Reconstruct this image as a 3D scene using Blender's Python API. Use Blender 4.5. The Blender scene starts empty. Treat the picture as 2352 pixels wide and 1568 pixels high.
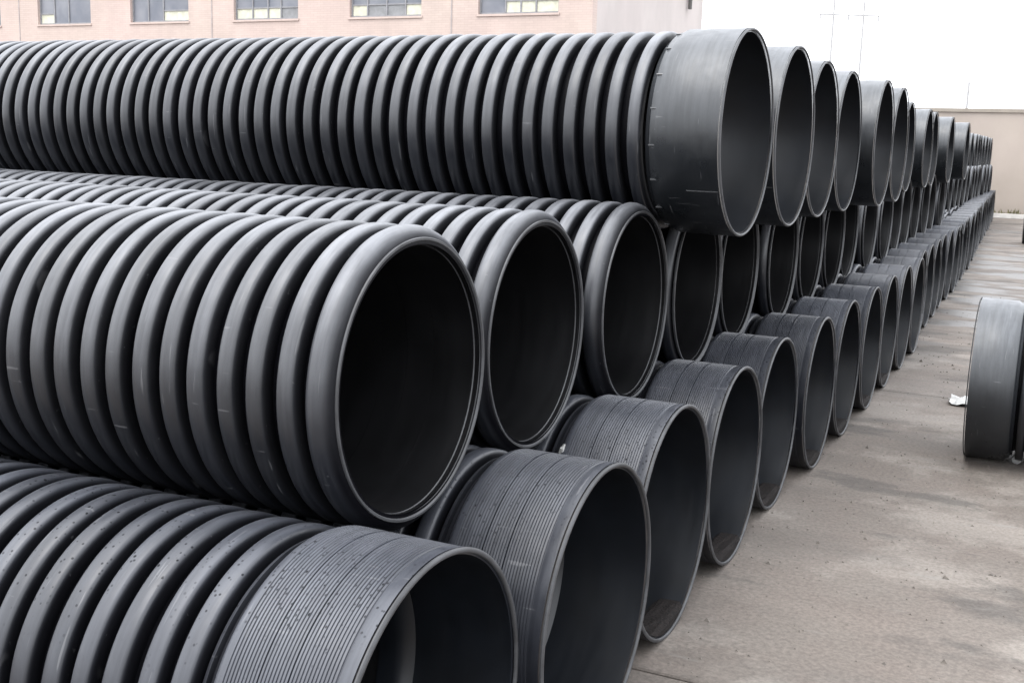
import bpy, math, random
from mathutils import Vector, Matrix

# ------------------------------------------------------------------ camera, sky, sun, exposure
scene = bpy.context.scene
col = scene.collection
S = 0.8                                   # metres per pipe diameter unit
F_PX, W_PX, H_PX = 2595.33, 2352.0, 1568.0
YAW, PITCH, ROLL = map(math.radians, (25.67, -10.012, 1.731))
CAM = Vector((1.859, -3.3245, 2.0869))

def cam_axes():
    cy, sy, cp, sp = math.cos(YAW), math.sin(YAW), math.cos(PITCH), math.sin(PITCH)
    fwd = Vector((-sy * cp, cy * cp, sp)); right = Vector((cy, sy, 0)); up = right.cross(fwd)
    cr, sr = math.cos(ROLL), math.sin(ROLL)
    return cr * right + sr * up, -sr * right + cr * up, fwd
RT, UP, FW = cam_axes()
cd = bpy.data.cameras.new('camera'); cam = bpy.data.objects.new('camera', cd); col.objects.link(cam)
cd.sensor_width = 36.0; cd.lens = F_PX / W_PX * 36.0; cd.clip_start = 0.05; cd.clip_end = 4000
m = Matrix.Identity(4)
for i in range(3):
    m[i][0], m[i][1], m[i][2], m[i][3] = RT[i], UP[i], -FW[i], CAM[i] * S
cam.matrix_world = m
scene.camera = cam

SUN_EL, SUN_AZ = math.radians(68), math.radians(215)      # azimuth from +Y clockwise: behind the camera, to its left
world = bpy.data.worlds.new('World'); scene.world = world; world.use_nodes = True
wn, wl = world.node_tree.nodes, world.node_tree.links
wn.clear()
wo = wn.new('ShaderNodeOutputWorld'); bg = wn.new('ShaderNodeBackground')
sky = wn.new('ShaderNodeTexSky'); sky.sky_type = 'NISHITA'; sky.sun_disc = False
sky.sun_elevation = SUN_EL; sky.sun_rotation = SUN_AZ; sky.air_density = 1.0; sky.dust_density = 6.0
hs = wn.new('ShaderNodeHueSaturation'); hs.inputs['Saturation'].default_value = 0.25
mx = wn.new('ShaderNodeMixRGB'); mx.inputs[0].default_value = 0.72

# closed white overcast, a little brighter overhead
tc = wn.new('ShaderNodeTexCoord'); sx = wn.new('ShaderNodeSeparateXYZ'); wl.new(tc.outputs['Generated'], sx.inputs[0])
mr = wn.new('ShaderNodeMapRange'); mr.inputs['From Min'].default_value = 0; mr.inputs['From Max'].default_value = 1
mr.inputs['To Min'].default_value = .78; mr.inputs['To Max'].default_value = 1
wl.new(sx.outputs['Z'], mr.inputs['Value'])
oc = wn.new('ShaderNodeMixRGB'); oc.blend_type = 'MULTIPLY'; oc.inputs[0].default_value = 1.0
oc.inputs[1].default_value = (21.4, 22.0, 23.2, 1); wl.new(mr.outputs[0], oc.inputs[2]); wl.new(oc.outputs[0], mx.inputs[2])
wl.new(sky.outputs[0], hs.inputs['Color']); wl.new(hs.outputs[0], mx.inputs[1])
wl.new(mx.outputs[0], bg.inputs[0]); bg.inputs[1].default_value = 0.13
wl.new(bg.outputs[0], wo.inputs[0])

sd = bpy.data.lights.new('sun', 'SUN'); sun = bpy.data.objects.new('sun', sd); col.objects.link(sun)
sd.energy = 1.1; sd.angle = math.radians(40); sd.color = (1.0, 0.965, 0.92)
sdir = Vector((math.sin(SUN_AZ) * math.cos(SUN_EL), math.cos(SUN_AZ) * math.cos(SUN_EL), math.sin(SUN_EL)))
sun.rotation_euler = (-sdir).to_track_quat('-Z', 'Y').to_euler(); sun.location = (-6, -10, 14)

scene.view_settings.view_transform = 'Standard'; scene.view_settings.look = 'None'
scene.view_settings.exposure = 0.8; scene.view_settings.gamma = 1.0
scene.view_settings.use_curve_mapping = False

# ------------------------------------------------------------------ helpers
rnd = random.Random(7)
def ray(px, py):
    return FW + RT * ((px - W_PX / 2) / F_PX) - UP * ((py - H_PX / 2) / F_PX)
def on_ground(px, py, z=0.0):              # metres
    d = ray(px, py); return (CAM + d * ((z / S - CAM.z) / d.z)) * S
def on_plane_y(px, py, y_m):
    d = ray(px, py); return (CAM + d * ((y_m / S - CAM.y) / d.y)) * S

def tag(o, label=None, cat=None, group=None, kind=None):
    if label: o['label'] = label
    if cat: o['category'] = cat
    if group: o['group'] = group
    if kind: o['kind'] = kind
    return o
def link(name, data, parent=None, loc=(0, 0, 0)):
    o = bpy.data.objects.new(name, data); col.objects.link(o); o.location = loc
    if parent: o.parent = parent
    return o
def mesh(name, verts, faces, mat, smooth=None):
    me = bpy.data.meshes.new(name); me.from_pydata(verts, [], faces); me.update()
    me.materials.append(mat)
    if smooth is not None:
        me.polygons.foreach_set('use_smooth', [True] * len(me.polygons))
        me.set_sharp_from_angle(angle=math.radians(smooth))
    return me
def lathe(name, prof, seg, mat, closed=False, smooth=50, bore=None):
    """revolve (x, r) around the X axis; numbers in diameter units"""
    v, f = [], []; n = len(prof)
    cs = [(math.cos(2 * math.pi * j / seg), math.sin(2 * math.pi * j / seg)) for j in range(seg)]
    for (x, r) in prof:
        for c, s in cs: v.append((x * S, r * c * S, r * s * S))
    m_ = n if closed else n - 1
    for i in range(m_):
        a, b = i * seg, ((i + 1) % n) * seg
        for j in range(seg):
            k = (j + 1) % seg
            f.append((a + j, a + k, b + k, b + j))
    me = mesh(name, v, f, mat, smooth)
    at = me.attributes.new('crest', 'FLOAT', 'POINT')          # 0 in grooves, coloured black as their shade; 1 on the weathered outside
    at.data.foreach_set('value', [max(0., min(1., (r - .44) / .045)) for (x, r) in prof for _ in range(seg)])
    if bore:                                                   # faces that look at the axis are the clean bore, coloured darker for its shade
        me.materials.append(bore)
        me.polygons.foreach_set('material_index', [1 if p.normal.y * p.center.y + p.normal.z * p.center.z < -.2 * math.hypot(p.center.y, p.center.z) or (p.normal.x > .3 and -.42 * S < p.center.x < -.2 * S and math.hypot(p.center.y, p.center.z) < .485 * S) else 0 for p in me.polygons])
    return me
def boxes(name, bl, mat, bev=0.0):
    v, f = [], []
    for (x0, y0, z0, x1, y1, z1) in bl:
        i = len(v)
        v += [(x0, y0, z0), (x1, y0, z0), (x1, y1, z0), (x0, y1, z0), (x0, y0, z1), (x1, y0, z1), (x1, y1, z1), (x0, y1, z1)]
        f += [(i, i + 3, i + 2, i + 1), (i + 4, i + 5, i + 6, i + 7), (i, i + 1, i + 5, i + 4), (i + 1, i + 2, i + 6, i + 5), (i + 2, i + 3, i + 7, i + 6), (i + 3, i, i + 4, i + 7)]
    return mesh(name, v, f, mat)
def rod(name, p0, p1, r0, r1, mat, seg=10):
    p0, p1 = Vector(p0), Vector(p1); d = (p1 - p0).normalized()
    a = d.orthogonal().normalized(); b = d.cross(a); v, f = [], []
    for p, r in ((p0, r0), (p1, r1)):
        for j in range(seg):
            t = 2 * math.pi * j / seg; v.append(tuple(p + a * (r * math.cos(t)) + b * (r * math.sin(t))))
    for j in range(seg):
        k = (j + 1) % seg; f.append((j, k, seg + k, seg + j))
    f += [tuple(reversed(range(seg))), tuple(range(seg, 2 * seg))]
    return mesh(name, v, f, mat, 40)
def crumple(name, rad, mat, sc=(1, 1, 1), seed=1, amt=.35):
    r_ = random.Random(seed); v, f = [], []; nu, nv = 10, 6
    for i in range(nv + 1):
        for j in range(nu):
            th = math.pi * i / nv; ph = 2 * math.pi * j / nu
            k = rad * (1 + r_.uniform(-amt, amt) * (0 < i < nv))
            v.append((k * math.sin(th) * math.cos(ph) * sc[0], k * math.sin(th) * math.sin(ph) * sc[1], k * math.cos(th) * sc[2]))
    for i in range(nv):
        for j in range(nu):
            q = (j + 1) % nu; f.append((i * nu + j, (i + 1) * nu + j, (i + 1) * nu + q, i * nu + q))
    return mesh(name, v, f, mat, 25)

# ------------------------------------------------------------------ materials
class NT:
    def __init__(s, name):
        s.m = bpy.data.materials.new(name); s.m.use_nodes = True
        s.n, s.l = s.m.node_tree.nodes, s.m.node_tree.links
        s.b = s.n['Principled BSDF']
    def add(s, t, **kw):
        o = s.n.new(t)
        for k, v in kw.items(): setattr(o, k, v)
        return o
    def pos(s): return s.add('ShaderNodeNewGeometry')
    def noise(s, vec, scale, detail=4, rough=.55):
        o = s.add('ShaderNodeTexNoise'); o.inputs['Scale'].default_value = scale
        o.inputs['Detail'].default_value = detail; o.inputs['Roughness'].default_value = rough
        s.l.new(vec, o.inputs['Vector']); return o.outputs['Fac']
    def vor(s, vec, scale):
        o = s.add('ShaderNodeTexVoronoi'); o.inputs['Scale'].default_value = scale
        s.l.new(vec, o.inputs['Vector']); return o.outputs['Distance']
    def mapr(s, val, a, b, c=0., d=1., smooth=True):
        o = s.add('ShaderNodeMapRange'); o.interpolation_type = 'SMOOTHSTEP' if smooth else 'LINEAR'
        for i, x in zip(('From Min', 'From Max', 'To Min', 'To Max'), (a, b, c, d)): o.inputs[i].default_value = x
        s.l.new(val, o.inputs['Value']); return o.outputs[0]
    def math(s, op, a, b):
        o = s.add('ShaderNodeMath', operation=op)
        for i, x in enumerate((a, b)):
            if isinstance(x, (int, float)): o.inputs[i].default_value = x
            else: s.l.new(x, o.inputs[i])
        return o.outputs[0]
    def mix(s, fac, a, b, mode='MIX'):
        o = s.add('ShaderNodeMixRGB', blend_type=mode)
        for i, x in enumerate((fac, a, b)):
            if isinstance(x, (int, float)): o.inputs[i].default_value = x
            elif isinstance(x, tuple): o.inputs[i].default_value = x + (1,)
            else: s.l.new(x, o.inputs[i])
        return o.outputs[0]
    def scaled(s, vec, sc):
        o = s.add('ShaderNodeMapping'); o.inputs['Scale'].default_value = sc; s.l.new(vec, o.inputs['Vector']); return o.outputs[0]
    def set(s, **kw):
        for k, v in kw.items():
            k = k.replace('_', ' ')
            if isinstance(v, (int, float)): s.b.inputs[k].default_value = v
            elif isinstance(v, tuple): s.b.inputs[k].default_value = v + (1,)
            else: s.l.new(v, s.b.inputs[k])
        return s.m
    def bump(s, h, strength, dist):
        o = s.add('ShaderNodeBump'); o.inputs['Strength'].default_value = strength; o.inputs['Distance'].default_value = dist
        s.l.new(h, o.inputs['Height']); s.l.new(o.outputs[0], s.b.inputs['Normal'])

def pipe_mat(name, base, chalk, dust_skylit_col, dust_skylit, rough, specks=False):
    t = NT(name); g = t.pos(); P = g.outputs['Position']
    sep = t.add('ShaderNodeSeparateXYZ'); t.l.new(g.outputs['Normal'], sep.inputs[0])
    upf = t.mapr(sep.outputs['Z'], -.35, 1.0, 0.0, 1.0)                     # upward faces paler: a settled film plus painted-in skylight on the tops
    n1 = t.mapr(t.noise(P, 2.2, 5, .6), .25, .75, .45, 1.0)
    n2 = t.mapr(t.noise(t.scaled(P, (55, 5, 5)), 1.0, 3, .6), .32, .7, .6, 1.0)   # fine drag marks round the pipe
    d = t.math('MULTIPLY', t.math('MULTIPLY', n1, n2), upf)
    d = t.math('MULTIPLY', d, dust_skylit)
    oi = t.add('ShaderNodeObjectInfo'); var = t.mapr(oi.outputs['Random'], 0, 1, .8, 1.2, False)
    at = t.add('ShaderNodeAttribute'); at.attribute_name = 'crest'
    w = t.math('MULTIPLY', t.mapr(at.outputs['Fac'], .5, 1.0), t.mapr(t.noise(t.scaled(P, (30, 4, 4)), 1.0, 4, .6), .25, .75, .75, 1.0))
    d = t.math('MULTIPLY', d, at.outputs['Fac'])  # paleness dropped in the grooves to keep their painted shade
    c = t.mix(d, t.mix(w, base, chalk), dust_skylit_col)
    c = t.mix(1.0, c, var, 'MULTIPLY')
    scr = t.mapr(t.noise(t.scaled(P, (90, 6, 6)), 1.0, 2, .5), .69, .74)          # scuffs from handling
    scr2 = t.mapr(t.noise(t.scaled(P, (7, 60, 60)), 1.0, 2, .5), .71, .76)
    scr = t.math('MULTIPLY', t.math('MAXIMUM', scr, scr2), at.outputs['Fac'])
    c = t.mix(t.math('MULTIPLY', scr, .30), c, (.16, .16, .165))
    sl0 = t.mapr(at.outputs['Fac'], .45, .99, .04, .5); sl = sl0                 # sheen cut in the grooves, deepening their painted shade
    if specks:
        sp = t.mapr(t.math('ADD', t.vor(P, 26.0), t.math('MULTIPLY', t.noise(P, 60, 2), .14)), .14, .20, 1, 0)
        sp2 = t.mapr(t.vor(P, 62.0), .14, .24, 1, 0)
        gate = t.mapr(t.noise(P, 4.0, 3), .36, .52)
        sp = t.math('MULTIPLY', t.math('MAXIMUM', sp, t.math('MULTIPLY', sp2, .8)), t.math('MULTIPLY', gate, t.mapr(sep.outputs['Z'], .35, .75)))
        c = t.mix(t.math('MULTIPLY', sp, .9), c, (.008, .008, .009)); sl = t.math('MULTIPLY', sl0, t.math('SUBTRACT', 1.0, t.math('MULTIPLY', sp, .9)))
    r = t.math('ADD', t.math('MULTIPLY', d, .35), t.mapr(t.noise(P, 14, 4), .3, .7, rough - .06, rough + .07))
    t.set(Base_Color=c, Roughness=r, Specular_IOR_Level=sl)
    t.bump(t.math('ADD', t.noise(P, 9, 3), t.math('MULTIPLY', t.noise(t.scaled(P, (160, 12, 12)), 1, 2), .35)), .35, .0035)
    return t.m
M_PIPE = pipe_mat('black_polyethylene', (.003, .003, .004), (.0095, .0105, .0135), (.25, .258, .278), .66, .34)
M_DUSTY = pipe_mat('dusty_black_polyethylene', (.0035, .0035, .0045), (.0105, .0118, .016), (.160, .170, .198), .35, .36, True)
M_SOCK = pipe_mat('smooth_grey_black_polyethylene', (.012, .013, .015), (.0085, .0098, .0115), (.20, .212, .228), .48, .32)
def bore_mat(name, c0, rough, spec=.28):  # base colours hold the shade inside the pipes
    t = NT(name); P = t.pos().outputs['Position']
    f = t.mapr(t.noise(P, 5, 5, .6), .3, .7, .7, 1.35)
    t.bump(t.noise(P, 9, 3), .15, .002)
    return t.set(Base_Color=t.mix(1.0, c0, f, 'MULTIPLY'), Roughness=t.mapr(t.noise(t.scaled(P, (24, 3, 3)), 1.0, 3), .3, .7, rough - .03, rough + .04), Specular_IOR_Level=spec)
M_BORE = bore_mat('clean_shaded_bore', (.004, .004, .0045), .38, .5)
M_SBORE = bore_mat('clean_shaded_socket_bore', (.0035, .0045, .0065), .40, .42)

def plain(name, colr, rough=.6, var=.15, scale=6, spec=.5, metallic=0.):
    t = NT(name); P = t.pos().outputs['Position']
    f = t.mapr(t.noise(P, scale, 5), .25, .75, 1 - var, 1 + var)
    c = t.mix(1.0, colr, f, 'MULTIPLY')
    return t.set(Base_Color=c, Roughness=rough, Specular_IOR_Level=spec, Metallic=metallic)
M_CREAM = plain('cream_board', (.50, .50, .40), .8)
M_GREYP = plain('grey_board', (.20, .205, .21), .6)
M_ALU = plain('window_frame_paint', (.55, .56, .55), .5)
M_DARKFR = plain('window_dark_frame', (.20, .20, .21), .5)
M_POLE = plain('weathered_pole_concrete', (.33, .33, .33), .8)
M_IRON = plain('dark_iron', (.08, .075, .07), .6)
M_LITTER = plain('white_plastic', (.33, .33, .32), .6, .08)
M_TAB = plain('weld_plastic', (.07, .072, .075), .4)
M_RIM = plain('scuffed_cut_edge', (.036, .037, .040), .5, .4, 12)
M_SEAL = plain('dark_joint_sealant', (.30, .27, .26), .8)

def glass_mat():
    t = NT('window_glass'); P = t.pos().outputs['Position']
    c = t.mix(t.mapr(t.noise(P, .9, 3), .3, .7), (.13, .14, .165), (.21, .215, .235))
    t.bump(t.noise(P, 1.2, 2), .2, .02)
    return t.set(Base_Color=c, Roughness=.25, Specular_IOR_Level=.25)
M_GLASS = glass_mat()
def render_mat(name, c1, c2, tile):
    t = NT(name); g = t.pos(); P = g.outputs['Position']
    sw = t.add('ShaderNodeSeparateXYZ'); t.l.new(P, sw.inputs[0]); cb = t.add('ShaderNodeCombineXYZ')
    t.l.new(t.math('ADD', sw.outputs[0], sw.outputs[1]), cb.inputs[0]); t.l.new(sw.outputs[2], cb.inputs[1])
    br = t.add('ShaderNodeTexBrick'); br.inputs['Scale'].default_value = 1.0
    br.inputs['Brick Width'].default_value = .24; br.inputs['Row Height'].default_value = .066; br.inputs['Mortar Size'].default_value = .006
    br.inputs['Color1'].default_value = (1, 1, 1, 1); br.inputs['Color2'].default_value = (.93, .93, .93, 1); br.inputs['Mortar'].default_value = (.86, .85, .84, 1)
    t.l.new(cb.outputs[0], br.inputs['Vector'])
    c = t.mix(t.mapr(t.noise(P, .35, 5), .3, .7), c1, c2)
    st = t.mapr(t.noise(t.scaled(P, (1.1, 1.1, .6)), 1, 5), .3, .75, .92, 1.04)
    c = t.mix(1.0, c, st, 'MULTIPLY')
    if tile: c = t.mix(1.0, c, br.outputs['Color'], 'MULTIPLY')
    return t.set(Base_Color=c, Roughness=.8)
M_PINK = render_mat('pale_pink_tile', (.475, .378, .340), (.465, .382, .336), True)
M_SIDE = render_mat('off_white_render', (.44, .392, .375), (.43, .39, .372), False)
M_WALL = render_mat('beige_wall_render', (.315, .273, .232), (.35, .300, .263), False)
M_COPE = plain('wall_coping_concrete', (.25, .22, .185), .85, .12, 2)

def ground_mat(name, wet=True):
    t = NT(name); P = t.pos().outputs['Position']
    big = t.mapr(t.noise(P, .55, 5, .6), .3, .7)
    med = t.mapr(t.noise(P, 3.2, 5, .6), .3, .72)
    c = t.mix(big, (.104, .089, .077), (.142, .125, .110))
    c = t.mix(t.math('MULTIPLY', med, .5), c, (.118, .096, .083))
    blot = t.mapr(t.noise(P, 1.15, 6, .62), .50, .60)
    c = t.mix(t.math('MULTIPLY', blot, .65), c, (.192, .172, .152))
    damp = t.mapr(t.noise(t.scaled(P, (1.0, 1.9, 1)), .95, 5, .6), .54, .64)
    c = t.mix(t.math('MULTIPLY', damp, .62), c, (.050, .046, .042))
    fine = t.mapr(t.noise(P, 55, 4, .7), .25, .75, .74, 1.26)
    c = t.mix(1.0, c, fine, 'MULTIPLY')
    gr = t.mapr(t.vor(P, 24.0), .06, .13, 1, 0)
    c = t.mix(t.math('MULTIPLY', gr, t.mapr(t.noise(P, 2.5, 3), .5, .62, 0, .55)), c, (.09, .075, .065))
    pale = t.mapr(t.noise(t.scaled(P, (1.3, 4.5, 1)), 1.6, 4, .6), .60, .72)
    c = t.mix(t.math('MULTIPLY', pale, .55), c, (.175, .166, .152))
    sq = t.add('ShaderNodeSeparateXYZ'); t.l.new(P, sq.inputs[0]); sy0 = sq.outputs[1]
    stk = t.noise(t.scaled(P, (.5, 3.2, 1)), 1.3, 5, .6)
    c = t.mix(1.0, c, t.math('ADD', 1.0, t.math('MULTIPLY', t.mapr(stk, .3, .7, -.24, .26), t.mapr(sy0, 3.0, 9.0, .28, 1.0))), 'MULTIPLY')
    rough = .85
    if wet:                                                                      # old damp stains left by run-off
        sx = t.add('ShaderNodeSeparateXYZ'); t.l.new(P, sx.inputs[0])
        far = t.mapr(sx.outputs[1], 6.5, 9.5, 0, 1)
        w = t.noise(t.scaled(P, (.55, 1.35, 1)), 1.0, 4, .55)
        wf = t.math('MULTIPLY', t.mapr(w, .49, .57), t.math('ADD', t.math('MULTIPLY', far, .8), .22))
        c = t.mix(t.math('MULTIPLY', wf, .75), c, (.038, .034, .030))
        rough = t.mapr(wf, 0, 1, .86, .38, False)
    t.bump(t.math('ADD', t.noise(P, 45, 5, .7), t.math('MULTIPLY', t.noise(P, 6, 3), 1.5)), .5, .006)
    return t.set(Base_Color=c, Roughness=rough, Specular_IOR_Level=.4)
M_SLAB = ground_mat('yard_concrete')
M_EARTH = ground_mat('yard_earth', False)
def silt_mat():
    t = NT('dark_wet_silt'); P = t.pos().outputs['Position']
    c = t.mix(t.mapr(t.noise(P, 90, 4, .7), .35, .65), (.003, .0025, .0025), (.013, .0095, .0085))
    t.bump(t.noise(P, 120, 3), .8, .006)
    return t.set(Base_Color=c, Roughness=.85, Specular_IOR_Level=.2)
M_SILT = silt_mat()

# ------------------------------------------------------------------ ground
gs = 1500.0
ground = link('ground', mesh('ground', [(-gs, -gs, 0), (gs, -gs, 0), (gs, gs, 0), (-gs, gs, 0)], [(0, 1, 2, 3)], M_EARTH), None, (0, 0, -.07))
tag(ground, kind='structure')
SLX, SLY, GAP = 6.0, 5.0, .012
def slab_mesh():
    h, b = .07, .006; x1, y1 = SLX - GAP, SLY - GAP; v = []
    for (z, i) in ((-h, 0), (-b, 0), (0, b)):
        v += [(i, i, z), (x1 - i, i, z), (x1 - i, y1 - i, z), (i, y1 - i, z)]
    f = [(8, 9, 10, 11)]
    for a in (0, 4):
        for j in range(4): f.append((a + j, a + (j + 1) % 4, a + 4 + (j + 1) % 4, a + 4 + j))
    return mesh('slab', v, f, M_SLAB)
slab = slab_mesh()
for ix in range(-2, 2):
    for iy in range(-2, 7):
        link('slab', slab, ground, (ix * SLX - 2.3, .63 + iy * SLY, .07 + rnd.uniform(-.002, 0)))

# ------------------------------------------------------------------ pipes
R_OUT, R_COR, R_IN, PITCH_R, LEN = .485, .430, .424, .1075, 7.5
def rib_profile(cx, w=.0322, h=R_OUT - R_COR + .003, n=11):
    pts = []
    for i in range(n):
        t = math.pi * (1 - i / (n - 1)); c, s = math.cos(t), math.sin(t)
        pts.append((cx + w * math.copysign(abs(c) ** .42, c), R_COR - .003 + h * abs(s) ** .34))
    return pts
SEG = 128
rib_mesh = {m_: lathe('rib', rib_profile(0), SEG, m_, smooth=70) for m_ in (M_PIPE, M_DUSTY)}

def tube_profile(x_end, x_far, ro, ri, wavy=False):
    p = [(x_far, ri), (x_far, ro), (x_end, ro), (x_end, ri)]
    if wavy:                                                   # the bore follows the ribs very slightly
        n = int((x_end - x_far) / PITCH_R) * 2
        for i in range(1, n): p.append((x_end + (x_far - x_end) * i / n, ri + (.0035 if i % 2 else -.001)))
    return p
liner_plain = {m_: lathe('liner', tube_profile(-.012, -LEN, R_COR, R_IN, True), SEG, m_, True, 40, M_BORE) for m_ in (M_PIPE,)}
liner_sock = {m_: lathe('liner', tube_profile(-.40, -LEN, R_COR, R_IN, True), SEG, m_, True, 40, M_BORE) for m_ in (M_PIPE, M_DUSTY)}
def ribbed_body(first, x_end, mat, seg=72):
    p = [(-LEN, R_IN), (-LEN, R_COR)]; c0 = []
    c = first
    while c > -LEN + .06: c0.append(c); c -= PITCH_R
    for c in reversed(c0): p += rib_profile(c, n=7)
    p += [(x_end, R_COR), (x_end, R_IN)]
    return lathe('ribbed_body', p, seg, mat, True, 70, M_BORE)

# ends: threaded socket of the ground tier, plain cut of the middle tier, smooth wide bell of the top tier
R1, R3, R2 = .505, .4957, .449
def threaded_profile():
    p = [(-.455, R_COR - .004), (-.452, .462), (-.440, .466), (-.434, .452), (-.412, .452), (-.404, .482), (-.396, .494), (-.385, R1 - .006)]
    n = 30; x0, x1 = -.372, -.055
    for i in range(n):
        a = x0 + (x1 - x0) * i / n; w = (x1 - x0) / n
        dep = .0032 if i not in (9, 17) else .008
        p += [(a, R1 - .002), (a + w * .55, R1 - .002), (a + w * .72, R1 - .002 - dep), (a + w * .88, R1 - .002 - dep)]
    p += [(-.05, R1 - .002), (-.016, R1)]
    p += [(-.016, R1 - .020), (-.10, R1 - .022), (-.34, R1 - .052), (-.365, R_IN + .004), (-.40, R_IN - .003), (-.455, R_IN - .003)]
    return p
def rim_profile(r, t=.020, L=.016):
    return [(-L, r - t - .001), (-L, r + .001), (-.005, r + .0015), (0, r - .004), (0, r - t + .003), (-.004, r - t - .001)]
def smooth_profile():
    return [(-.372, R_COR - .004), (-.368, .452), (-.352, .458), (-.345, .472), (-.338, .478), (-.318, .481), (-.300, R3 - .003), (-.15, R3), (-.014, R3 + .001),
            (-.014, R3 - .018), (-.26, R3 - .020), (-.31, R_IN + .02), (-.34, R_IN - .003), (-.372, R_IN - .003)]
thr_mesh = {q: lathe('socket', threaded_profile(), q, M_DUSTY, True, 35, M_SBORE) for q in (SEG, 72)}
smo_mesh = {q: lathe('socket', smooth_profile(), q, M_SOCK, True, 35, M_SBORE) for q in (SEG, 72)}
rim1 = lathe('rim', rim_profile(R1, .014, .010), 96, M_RIM, True, 50)
rim3 = lathe('rim', rim_profile(R3, .011, .008), 96, M_RIM, True, 50)
lip_prof = [(-.014, R_COR - .003), (-.012, R2 - .002), (-.003, R2), (0, R2 - .002), (0, R2 - .009), (-.004, R2 - .012), (-.03, R_IN - .001), (-.034, R_IN + .002)]
rim2 = lathe('rim', lip_prof, 96, M_RIM, True, 50)
end_rib = lathe('rib', [(-.042, R_COR - .003), (-.040, .462), (-.032, .478), (-.016, R_OUT), (.004, R_OUT), (.022, .478), (.036, .464), (.045, .452), (.047, R_COR - .003)], SEG, M_PIPE, smooth=70)
body_thr = ribbed_body(-.505, -.40, M_DUSTY); body_smo = ribbed_body(-.423, -.34, M_PIPE); body_pla = ribbed_body(-.052, -.012, M_PIPE)
tab = boxes('weld_tab', [(-.018 * S, -.003 * S, -.003 * S, .020 * S, .003 * S, .003 * S)], M_TAB)
seam = boxes('seam', [(-.17 * S, -.002 * S, -.003 * S, -.02 * S, .002 * S, .002 * S)], M_TAB)

ORD = ['first', 'second', 'third', 'fourth', 'fifth', 'sixth', 'seventh', 'eighth', 'ninth', 'tenth']
def around(parent, name, data, x, r, ang):
    o = link(name, data, parent, (x * S, r * math.cos(ang) * S, r * math.sin(ang) * S))
    o.rotation_euler = (ang - math.pi / 2, 0, 0); return o
def rib_at(e, mat, c):
    o = link('rib', rib_mesh[mat], e, ((c + rnd.gauss(0, .0014)) * S, rnd.gauss(0, .0008), rnd.gauss(0, .0008)))
    k = rnd.gauss(1, .0018); o.scale = (rnd.gauss(1, .03), k, k); o.rotation_euler = (0, rnd.gauss(0, .0016), rnd.gauss(0, .0016))
def pipe(tier, x, y, z, detailed, label, group, flip=False):
    e = link('corrugated_pipe', None, None, (x * S, y * S, z * S)); e.empty_display_size = .2
    tag(e, label, 'pipe', group)
    ov = rnd.uniform(-.006, .006); e.scale = (1, 1 + ov, 1 - ov)
    e.rotation_euler = (rnd.uniform(0, 6.28) if not (tier == 3 and detailed) else 0, 0, 0)
    if tier == 1:
        if detailed:
            link('liner', liner_sock[M_DUSTY], e); c = -.505
            while c > -LEN + .06: rib_at(e, M_DUSTY, c); c -= PITCH_R
        else: link('ribbed_body', body_thr, e)
        link('socket', thr_mesh[SEG if detailed else 72], e); link('rim', rim1, e)
    elif tier == 2:
        if detailed:
            link('liner', liner_plain[M_PIPE], e); link('rib', end_rib, e, (-.052 * S, 0, 0)); c = -.052 - PITCH_R
            while c > -LEN + .06: rib_at(e, M_PIPE, c); c -= PITCH_R
        else: link('ribbed_body', body_pla, e)
        link('rim', rim2, e)
    else:
        if detailed:
            link('liner', liner_sock[M_PIPE], e); c = -.423
            while c > -LEN + .06: rib_at(e, M_PIPE, c); c -= PITCH_R
            so = link('socket', smo_mesh[SEG], e)
            for i in range(18): around(so, 'weld_tab', tab, -.325, .481, math.radians(8 + i * 20))
            around(so, 'seam', seam, 0, R3, math.radians(180 + 33))
        else: link('socket', smo_mesh[72], e); link('ribbed_body', body_smo, e)
        link('rim', rim3, e)
    return e

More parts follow.
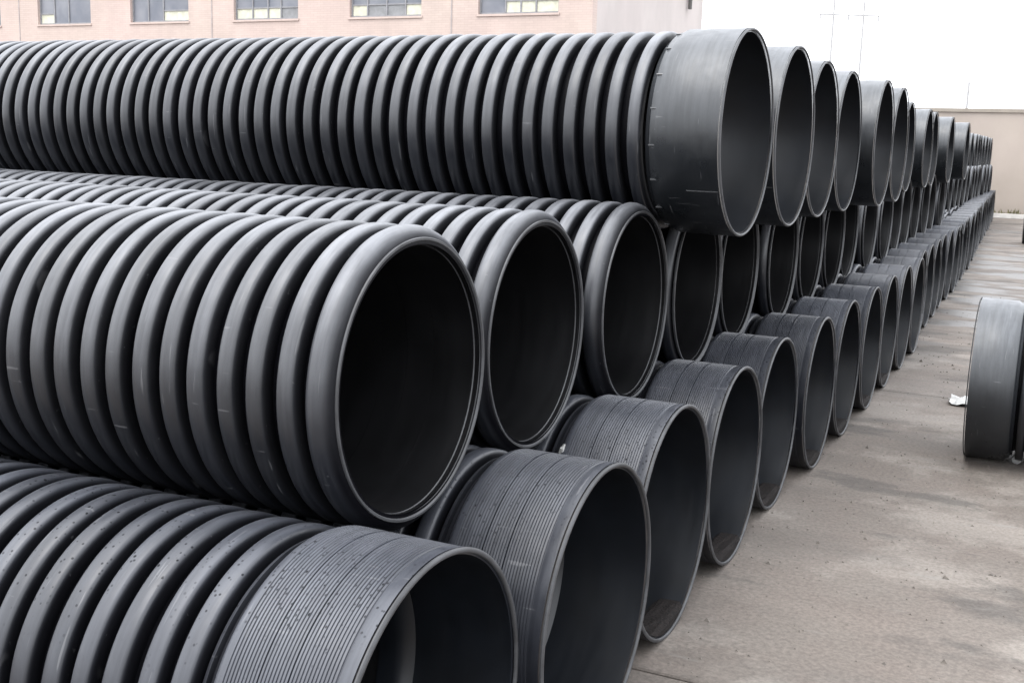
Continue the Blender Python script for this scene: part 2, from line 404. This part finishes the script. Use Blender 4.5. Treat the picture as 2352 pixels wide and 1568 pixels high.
Y1, S1 = -.857, 1.009
X1 = [.487, .568, .511, .508, .488, .539, .547, .567, .567, .575]
knots = [(9, .575), (12, .51), (14, .47), (16, .44), (21, .33), (25, .18), (33, -.06), (38, -.22)]
def interp(k):
    for (a, xa), (b, xb) in zip(knots, knots[1:]):
        if a <= k <= b: return xa + (xb - xa) * (k - a) / (b - a)
for k in range(38):
    x = X1[k] if k < len(X1) else interp(k) + rnd.uniform(-.03, .03)
    y = Y1 + S1 * k
    if k == 0: lab = 'dusty black pipe with grooved socket, outermost of the ground tier, ribbed side in the open'
    elif k < 10: lab = '%s ground tier pipe with finely grooved socket, counted from the ribbed outermost one' % ORD[k]
    else: lab = 'black ground tier pipe with grooved socket towards the beige wall, past the tenth'
    pipe(1, x, y, .5 + .007, k < 3, lab, 'pipes of the ground tier')
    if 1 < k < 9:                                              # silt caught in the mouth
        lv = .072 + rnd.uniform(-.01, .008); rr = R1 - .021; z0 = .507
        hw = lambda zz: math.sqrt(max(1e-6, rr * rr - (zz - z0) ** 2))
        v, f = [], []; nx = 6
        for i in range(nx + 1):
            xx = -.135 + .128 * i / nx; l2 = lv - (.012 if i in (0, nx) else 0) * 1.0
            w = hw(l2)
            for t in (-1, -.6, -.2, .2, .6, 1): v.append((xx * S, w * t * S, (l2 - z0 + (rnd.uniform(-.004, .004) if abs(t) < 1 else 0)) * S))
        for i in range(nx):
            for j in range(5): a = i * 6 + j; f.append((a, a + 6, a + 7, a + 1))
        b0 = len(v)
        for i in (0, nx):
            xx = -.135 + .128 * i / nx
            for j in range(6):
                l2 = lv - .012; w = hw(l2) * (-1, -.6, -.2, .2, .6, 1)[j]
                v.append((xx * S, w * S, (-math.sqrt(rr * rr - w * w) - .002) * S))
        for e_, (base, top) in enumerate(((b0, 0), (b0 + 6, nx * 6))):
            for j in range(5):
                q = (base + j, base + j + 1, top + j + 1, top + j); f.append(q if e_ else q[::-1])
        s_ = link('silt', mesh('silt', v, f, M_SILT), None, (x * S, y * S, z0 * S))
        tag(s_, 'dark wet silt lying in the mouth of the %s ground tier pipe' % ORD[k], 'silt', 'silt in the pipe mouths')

Y2, S2, Z2 = -.325, 1.006, 1.342
for k in range(37):
    x = [.098, .057, .103][k] if k < 3 else .10 + rnd.uniform(-.035, .035) + (0 if k < 17 else -.38)
    y = Y2 + S2 * k
    if k == 0: lab = 'plain ended ribbed pipe of the middle tier, its whole ribbed side in the open'
    elif k < 3: lab = '%s middle tier pipe with a plain rounded end, only its ribbed top lit' % ORD[k]
    elif k < 8: lab = '%s middle tier pipe, a dark plain mouth under the smooth top sockets' % ORD[k]
    else: lab = 'middle tier pipe in deep shade towards the beige wall, past the eighth'
    pipe(2, x, y, Z2, k < 3, lab, 'pipes of the middle tier')

Y3, S3, Z3 = 2.166, 1.010, 2.158
X3 = {0: .457, 1: .469, 2: .432, 3: .422, 4: .524, 5: .519, 6: -.25, 7: -.2, 8: .23, 9: -.2, 10: .22, 11: .19, 12: -.2, 13: .23, 14: -.25, 15: -.3, 16: .23}
for k in range(35):
    x = X3[k] if k in X3 else (-.55 + rnd.uniform(-.05, .05) if k < 26 else -.40 + rnd.uniform(-.03, .03))
    y = Y3 + S3 * k
    if k == 0: lab = 'top tier black pipe with smooth grey socket and its long ribbed side showing'
    elif k < 6: lab = '%s top tier pipe with smooth wide socket, counted from the one showing its ribs' % ORD[k]
    elif k in (8, 10, 11, 13, 16): lab = 'top tier pipe with smooth socket standing slightly out between recessed neighbours, farther back'
    else: lab = 'top tier pipe with its socket drawn back behind its neighbours'
    pipe(3, x, y, Z3, k < 2, lab, 'pipes of the top tier')

# two pipes lying across the yard, sockets towards the stack
def right_pipe(x, y, r, label):
    k = r / R3
    e = link('corrugated_pipe', None, None, (x * S, y * S, r * S)); tag(e, label, 'pipe')
    e.rotation_euler = (0, 0, math.pi); e.scale = (k * .74, k, k)
    link('socket', smo_mesh[SEG], e); link('rim', rim3, e); link('ribbed_body', body_smo, e)
    return e
right_pipe(1.405, 5.13, .558, 'larger black pipe lying alone on the yard floor across from the stack')
right_pipe(1.02, 27.3, .50, 'black pipe lying across the yard near the beige boundary wall')

# ------------------------------------------------------------------ building behind the stack
YB = 33.0 * S
xc = on_plane_y(1360, 60, YB).x
win_px = [(88, 205, 61), (300, 436, 52), (537, 686, 46), (803, 970, 36), (1098, 1281, 26)]
wins = []
for a, b, yy in win_px:
    pa, pb = on_plane_y(a, yy, YB), on_plane_y(b, yy, YB); wins.append((pa.x, pb.x, (pa.z + pb.z) / 2))
sill = sum(w[2] for w in wins) / len(wins); WH = 2.0; TOPZ = sill + 5.2
pitch_b = (wins[-1][0] - wins[0][0]) / 4; ww = sum(w[1] - w[0] for w in wins) / 5
starts = [wins[0][0] - pitch_b] + [w[0] for w in wins]
xl = starts[0] - 1.2
bld = link('factory_building', None, None, (xc, YB, 0))
tag(bld, 'pale pink factory building with a row of wide windows behind the pipe stack', 'building')
TH = .32; bl = []; edge = xl
for s_ in starts:
    bl.append((edge, 0, 0, s_, TH, TOPZ)); bl.append((s_, 0, 0, s_ + ww, TH, sill)); bl.append((s_, 0, sill + WH, s_ + ww, TH, TOPZ)); edge = s_ + ww
bl.append((edge, 0, 0, xc, TH, TOPZ))
link('facade_wall', boxes('facade_wall', [(a - xc, b, c, d - xc, e, f) for a, b, c, d, e, f in bl], M_PINK), bld)
dep = 12.4 * S
far_c = on_plane_y(1612, 60, YB)                # depth of the side wall
tx = (xc / S - CAM.x) / ray(1612, 60).x; dep = (CAM.y + ray(1612, 60).y * tx) * S - YB
link('side_wall', boxes('side_wall', [(-TH, TH + .002, 0, -.003, dep, TOPZ)], M_SIDE), bld)
link('rear_wall', boxes('rear_wall', [(xl - xc, dep - TH, 0, -TH - .002, dep - .01, TOPZ)], M_SIDE), bld)
link('interior_wall', boxes('interior_wall', [(xl - xc, 3.0, 0, -TH - .002, 3.1, TOPZ)], M_GREYP), bld)
link('roof', boxes('roof', [(xl - xc - .2, -.25, TOPZ, .25, dep + .2, TOPZ + .3)], M_SIDE), bld)
for px in (45, 487, 1037):
    p_ = on_plane_y(px, 50, YB).x - xc
    link('movement_joint', boxes('movement_joint', [(p_ - .018, -.012, 0, p_ + .018, .01, TOPZ)], M_SEAL), bld)
# cols: list of (fraction, lower pane kind)
patterns = [[(.28, 'g'), (.27, 'g'), (.45, 'g')], [(.28, 'c'), (.27, 'g'), (.45, 'g')], [(.28, 'g'), (.26, 'g'), (.46, 'c')], [(.27, 'c'), (.24, 'c'), (.2, 'c'), (.29, 'b')], [(.23, 'c'), (.27, 'b'), (.26, 'b'), (.24, 'c')], [(.33, 'g'), (.19, 'c'), (.19, 'c'), (.29, 'c')]]
for s_, pat in zip(starts, patterns):
    wx = s_ - xc; fr = link('window', None, bld, (wx, 0, sill)); fr.empty_display_size = .1
    fw = .05; bars = [(0, .1, 0, fw, .17, WH), (ww - fw, .1, 0, ww, .17, WH), (fw, .1, 0, ww - fw, .17, fw), (fw, .1, WH - fw, ww - fw, .17, WH)]
    x0 = 0.0
    low = .36
    for i, (fr_, kd) in enumerate(pat):
        x1 = x0 + fr_ * ww
        if i: bars.append((x0 - .022, .095, fw, x0 + .022, .175, WH - fw))
        if kd != 'g':
            link('pane', boxes('pane', [(x0 + .02, .13, fw, x1 - .02, .145, low)], M_CREAM if kd == 'c' else M_GREYP), fr)
            link('pane', boxes('pane', [(x0 + .02, .13, low, x1 - .02, .14, WH - fw)], M_GLASS), fr)
            bars.append((x0 + .023, .105, low - .02, x1 - .023, .165, low + .02))
        else: link('pane', boxes('pane', [(x0 + .02, .13, fw, x1 - .02, .14, WH - fw)], M_GLASS), fr)
        x0 = x1
    link('window_frame', boxes('window_frame', bars, M_DARKFR), fr)
    link('sill', boxes('sill', [(-.04, -.035, -.06, ww + .04, .098, -.001)], M_PINK), fr)
# dark overflow spout on the side wall
d_ = ray(1578, 22); t_ = (xc / S - CAM.x) / d_.x; ps = (CAM + d_ * t_) * S
sp = link('drain_spout', None, bld, (0, ps.y - YB, ps.z)); 
link('spout_pipe', rod('spout_pipe', (.10, 0, 0), (.10, 0, 2.6), .065, .065, M_IRON, 12), sp)
link('bracket', boxes('bracket', [(-.002, -.03, .35, .10, .03, .40), (-.002, -.03, 1.9, .10, .03, 1.95)], M_IRON), sp)

# ------------------------------------------------------------------ boundary wall, kerb
YW = 40.2 * S
zt = on_plane_y(2345, 251, YW).z
bw = link('boundary_wall', None, None, (0, YW, 0)); tag(bw, 'tall beige rendered boundary wall with a flat coping behind the yard', 'wall')
wx0, wx1 = xc + .02, 30.0
link('wall_face', boxes('wall_face', [(wx0, 0, -.07, wx1, .25, zt - .1)], M_WALL), bw)
link('coping', boxes('coping', [(wx0, -.05, zt - .1, wx1, .30, zt)], M_COPE), bw)
kerb = link('kerb', boxes('kerb', [(wx0 + .1, -.62, -.07, wx1, -.40, .11)], plain('kerb_concrete', (.50, .48, .45), .8)), None, (0, YW, 0)); tag(kerb, kind='structure')
# weeds and rubble at the foot of the wall
r_ = random.Random(3); v, f = [], []
for i in range(900):
    cx, cy = r_.uniform(-3, 6), YW - r_.uniform(.12, .40); h = r_.uniform(.05, .28); a = r_.uniform(0, 6.28); w = r_.uniform(.02, .06); i0 = len(v)
    lx, ly = r_.uniform(-.1, .1), r_.uniform(-.1, .05)
    v += [(cx - w * math.cos(a), cy - w * math.sin(a), 0), (cx + w * math.cos(a), cy + w * math.sin(a), 0), (cx + lx, cy + ly, h)]; f.append((i0, i0 + 1, i0 + 2))
tag(link('weeds', mesh('weeds', v, f, plain('dry_weed', (.13, .12, .06), .8, .4, 9))), 'straggly weeds along the foot of the beige wall', 'weeds', kind='stuff')

# ------------------------------------------------------------------ poles beyond the wall
def at_depth(px, py, dist):
    d = ray(px, py); return (CAM * S) + d * dist
D = 120.0
a_, b_ = at_depth(1915, 34, D), at_depth(1984, 36, D)
hp = link('power_pole', None, None, (a_.x, a_.y, 0)); tag(hp, 'slender two legged power pole with a crossarm, faint beyond the yard', 'power pole')
ax = Vector((b_.x - a_.x, b_.y - a_.y, 0)); L_ = ax.length; ax.normalize(); zc = a_.z
link('pole', rod('pole', (0, 0, -.07), (0, 0, zc + 1.6), .14, .10, M_POLE), hp)
link('pole', rod('pole', tuple(ax * L_ + Vector((0, 0, -.07))), tuple(ax * L_ + Vector((0, 0, zc + 1.6))), .14, .10, M_POLE), hp)
link('crossarm', rod('crossarm', tuple(ax * -1.5 + Vector((0, 0, zc))), tuple(ax * (L_ + 1.7) + Vector((0, 0, zc))), .085, .085, M_POLE), hp)
for t in (-1.4, L_ / 2, L_ + 1.6):
    link('insulator', rod('insulator', tuple(ax * t + Vector((0, 0, zc))), tuple(ax * t + Vector((0, 0, zc - .7))), .08, .08, M_POLE), hp)
q = at_depth(2226, 190, 62.0)
tp = link('thin_pole', None, None, (q.x, q.y, 0)); tag(tp, 'single thin grey pole rising behind the beige wall', 'pole')
link('shaft', rod('shaft', (0, 0, -.07), (0, 0, q.z), .075, .06, M_POLE), tp)
link('cap', rod('cap', (0, 0, q.z), (0, 0, q.z + .05), .05, .02, M_POLE), tp)

# ------------------------------------------------------------------ litter
g = on_ground(2212, 926)
def paper_mesh():
    r_ = random.Random(5); v, f = [], []; n = 7
    for i in range(n):
        for j in range(n):
            v.append(((i / (n - 1) - .5) * .17 + r_.uniform(-.01, .01), (j / (n - 1) - .5) * .26 + r_.uniform(-.012, .012), .008 + r_.uniform(0, .028)))
    for i in range(n - 1):
        for j in range(n - 1): a = i * n + j; f.append((a, a + n, a + n + 1, a + 1))
    return mesh('paper_scrap', v, f, M_LITTER, 20)
tag(link('paper_scrap', paper_mesh(), None, tuple(g)), 'crumpled white paper scrap lying flat on the yard floor', 'litter')
g = on_ground(2334, 1064)
tag(link('plastic_ball', crumple('plastic_ball', .027, M_LITTER, (1, 1, 1), 4, .15), None, (g.x, g.y, .024)), 'small round white plastic wad on the floor against the larger pipe', 'litter')
cy_, cz_ = Y1 + 2 * S1, .507
tag(link('plastic_scrap', crumple('plastic_scrap', .020, M_LITTER, (.6, .8, 1.3), 9, .3), None, (.118 * S, (cy_ - .345) * S, (cz_ + .335) * S)), 'tiny white plastic scrap stuck beside the socket of the third ground tier pipe', 'litter')
# grit scattered over the yard floor
r_ = random.Random(11); v, f = [], []
for i in range(1500):
    yy = r_.uniform(.2, 12) if i % 3 else r_.uniform(.2, 4); xx = r_.uniform(.2, 2.6); s = r_.uniform(.003, .009) * (1 if r_.random() < .93 else 1.8); i0 = len(v)
    for dx, dy, dz in ((-1, -.6, 0), (1, -.8, 0), (.7, 1, 0), (-.8, .9, 0), (r_.uniform(-.4, .4), r_.uniform(-.4, .4), r_.uniform(.6, 1.2))):
        v.append((xx + dx * s * r_.uniform(.6, 1.1), yy + dy * s * r_.uniform(.6, 1.1), dz * s - .001))
    f += [(i0, i0 + 1, i0 + 4), (i0 + 1, i0 + 2, i0 + 4), (i0 + 2, i0 + 3, i0 + 4), (i0 + 3, i0, i0 + 4)]
tag(link('grit', mesh('grit', v, f, plain('grit_stone', (.10, .088, .076), .85, .5, 40))), 'fine grit and pebbles scattered over the yard floor', 'grit', kind='stuff')
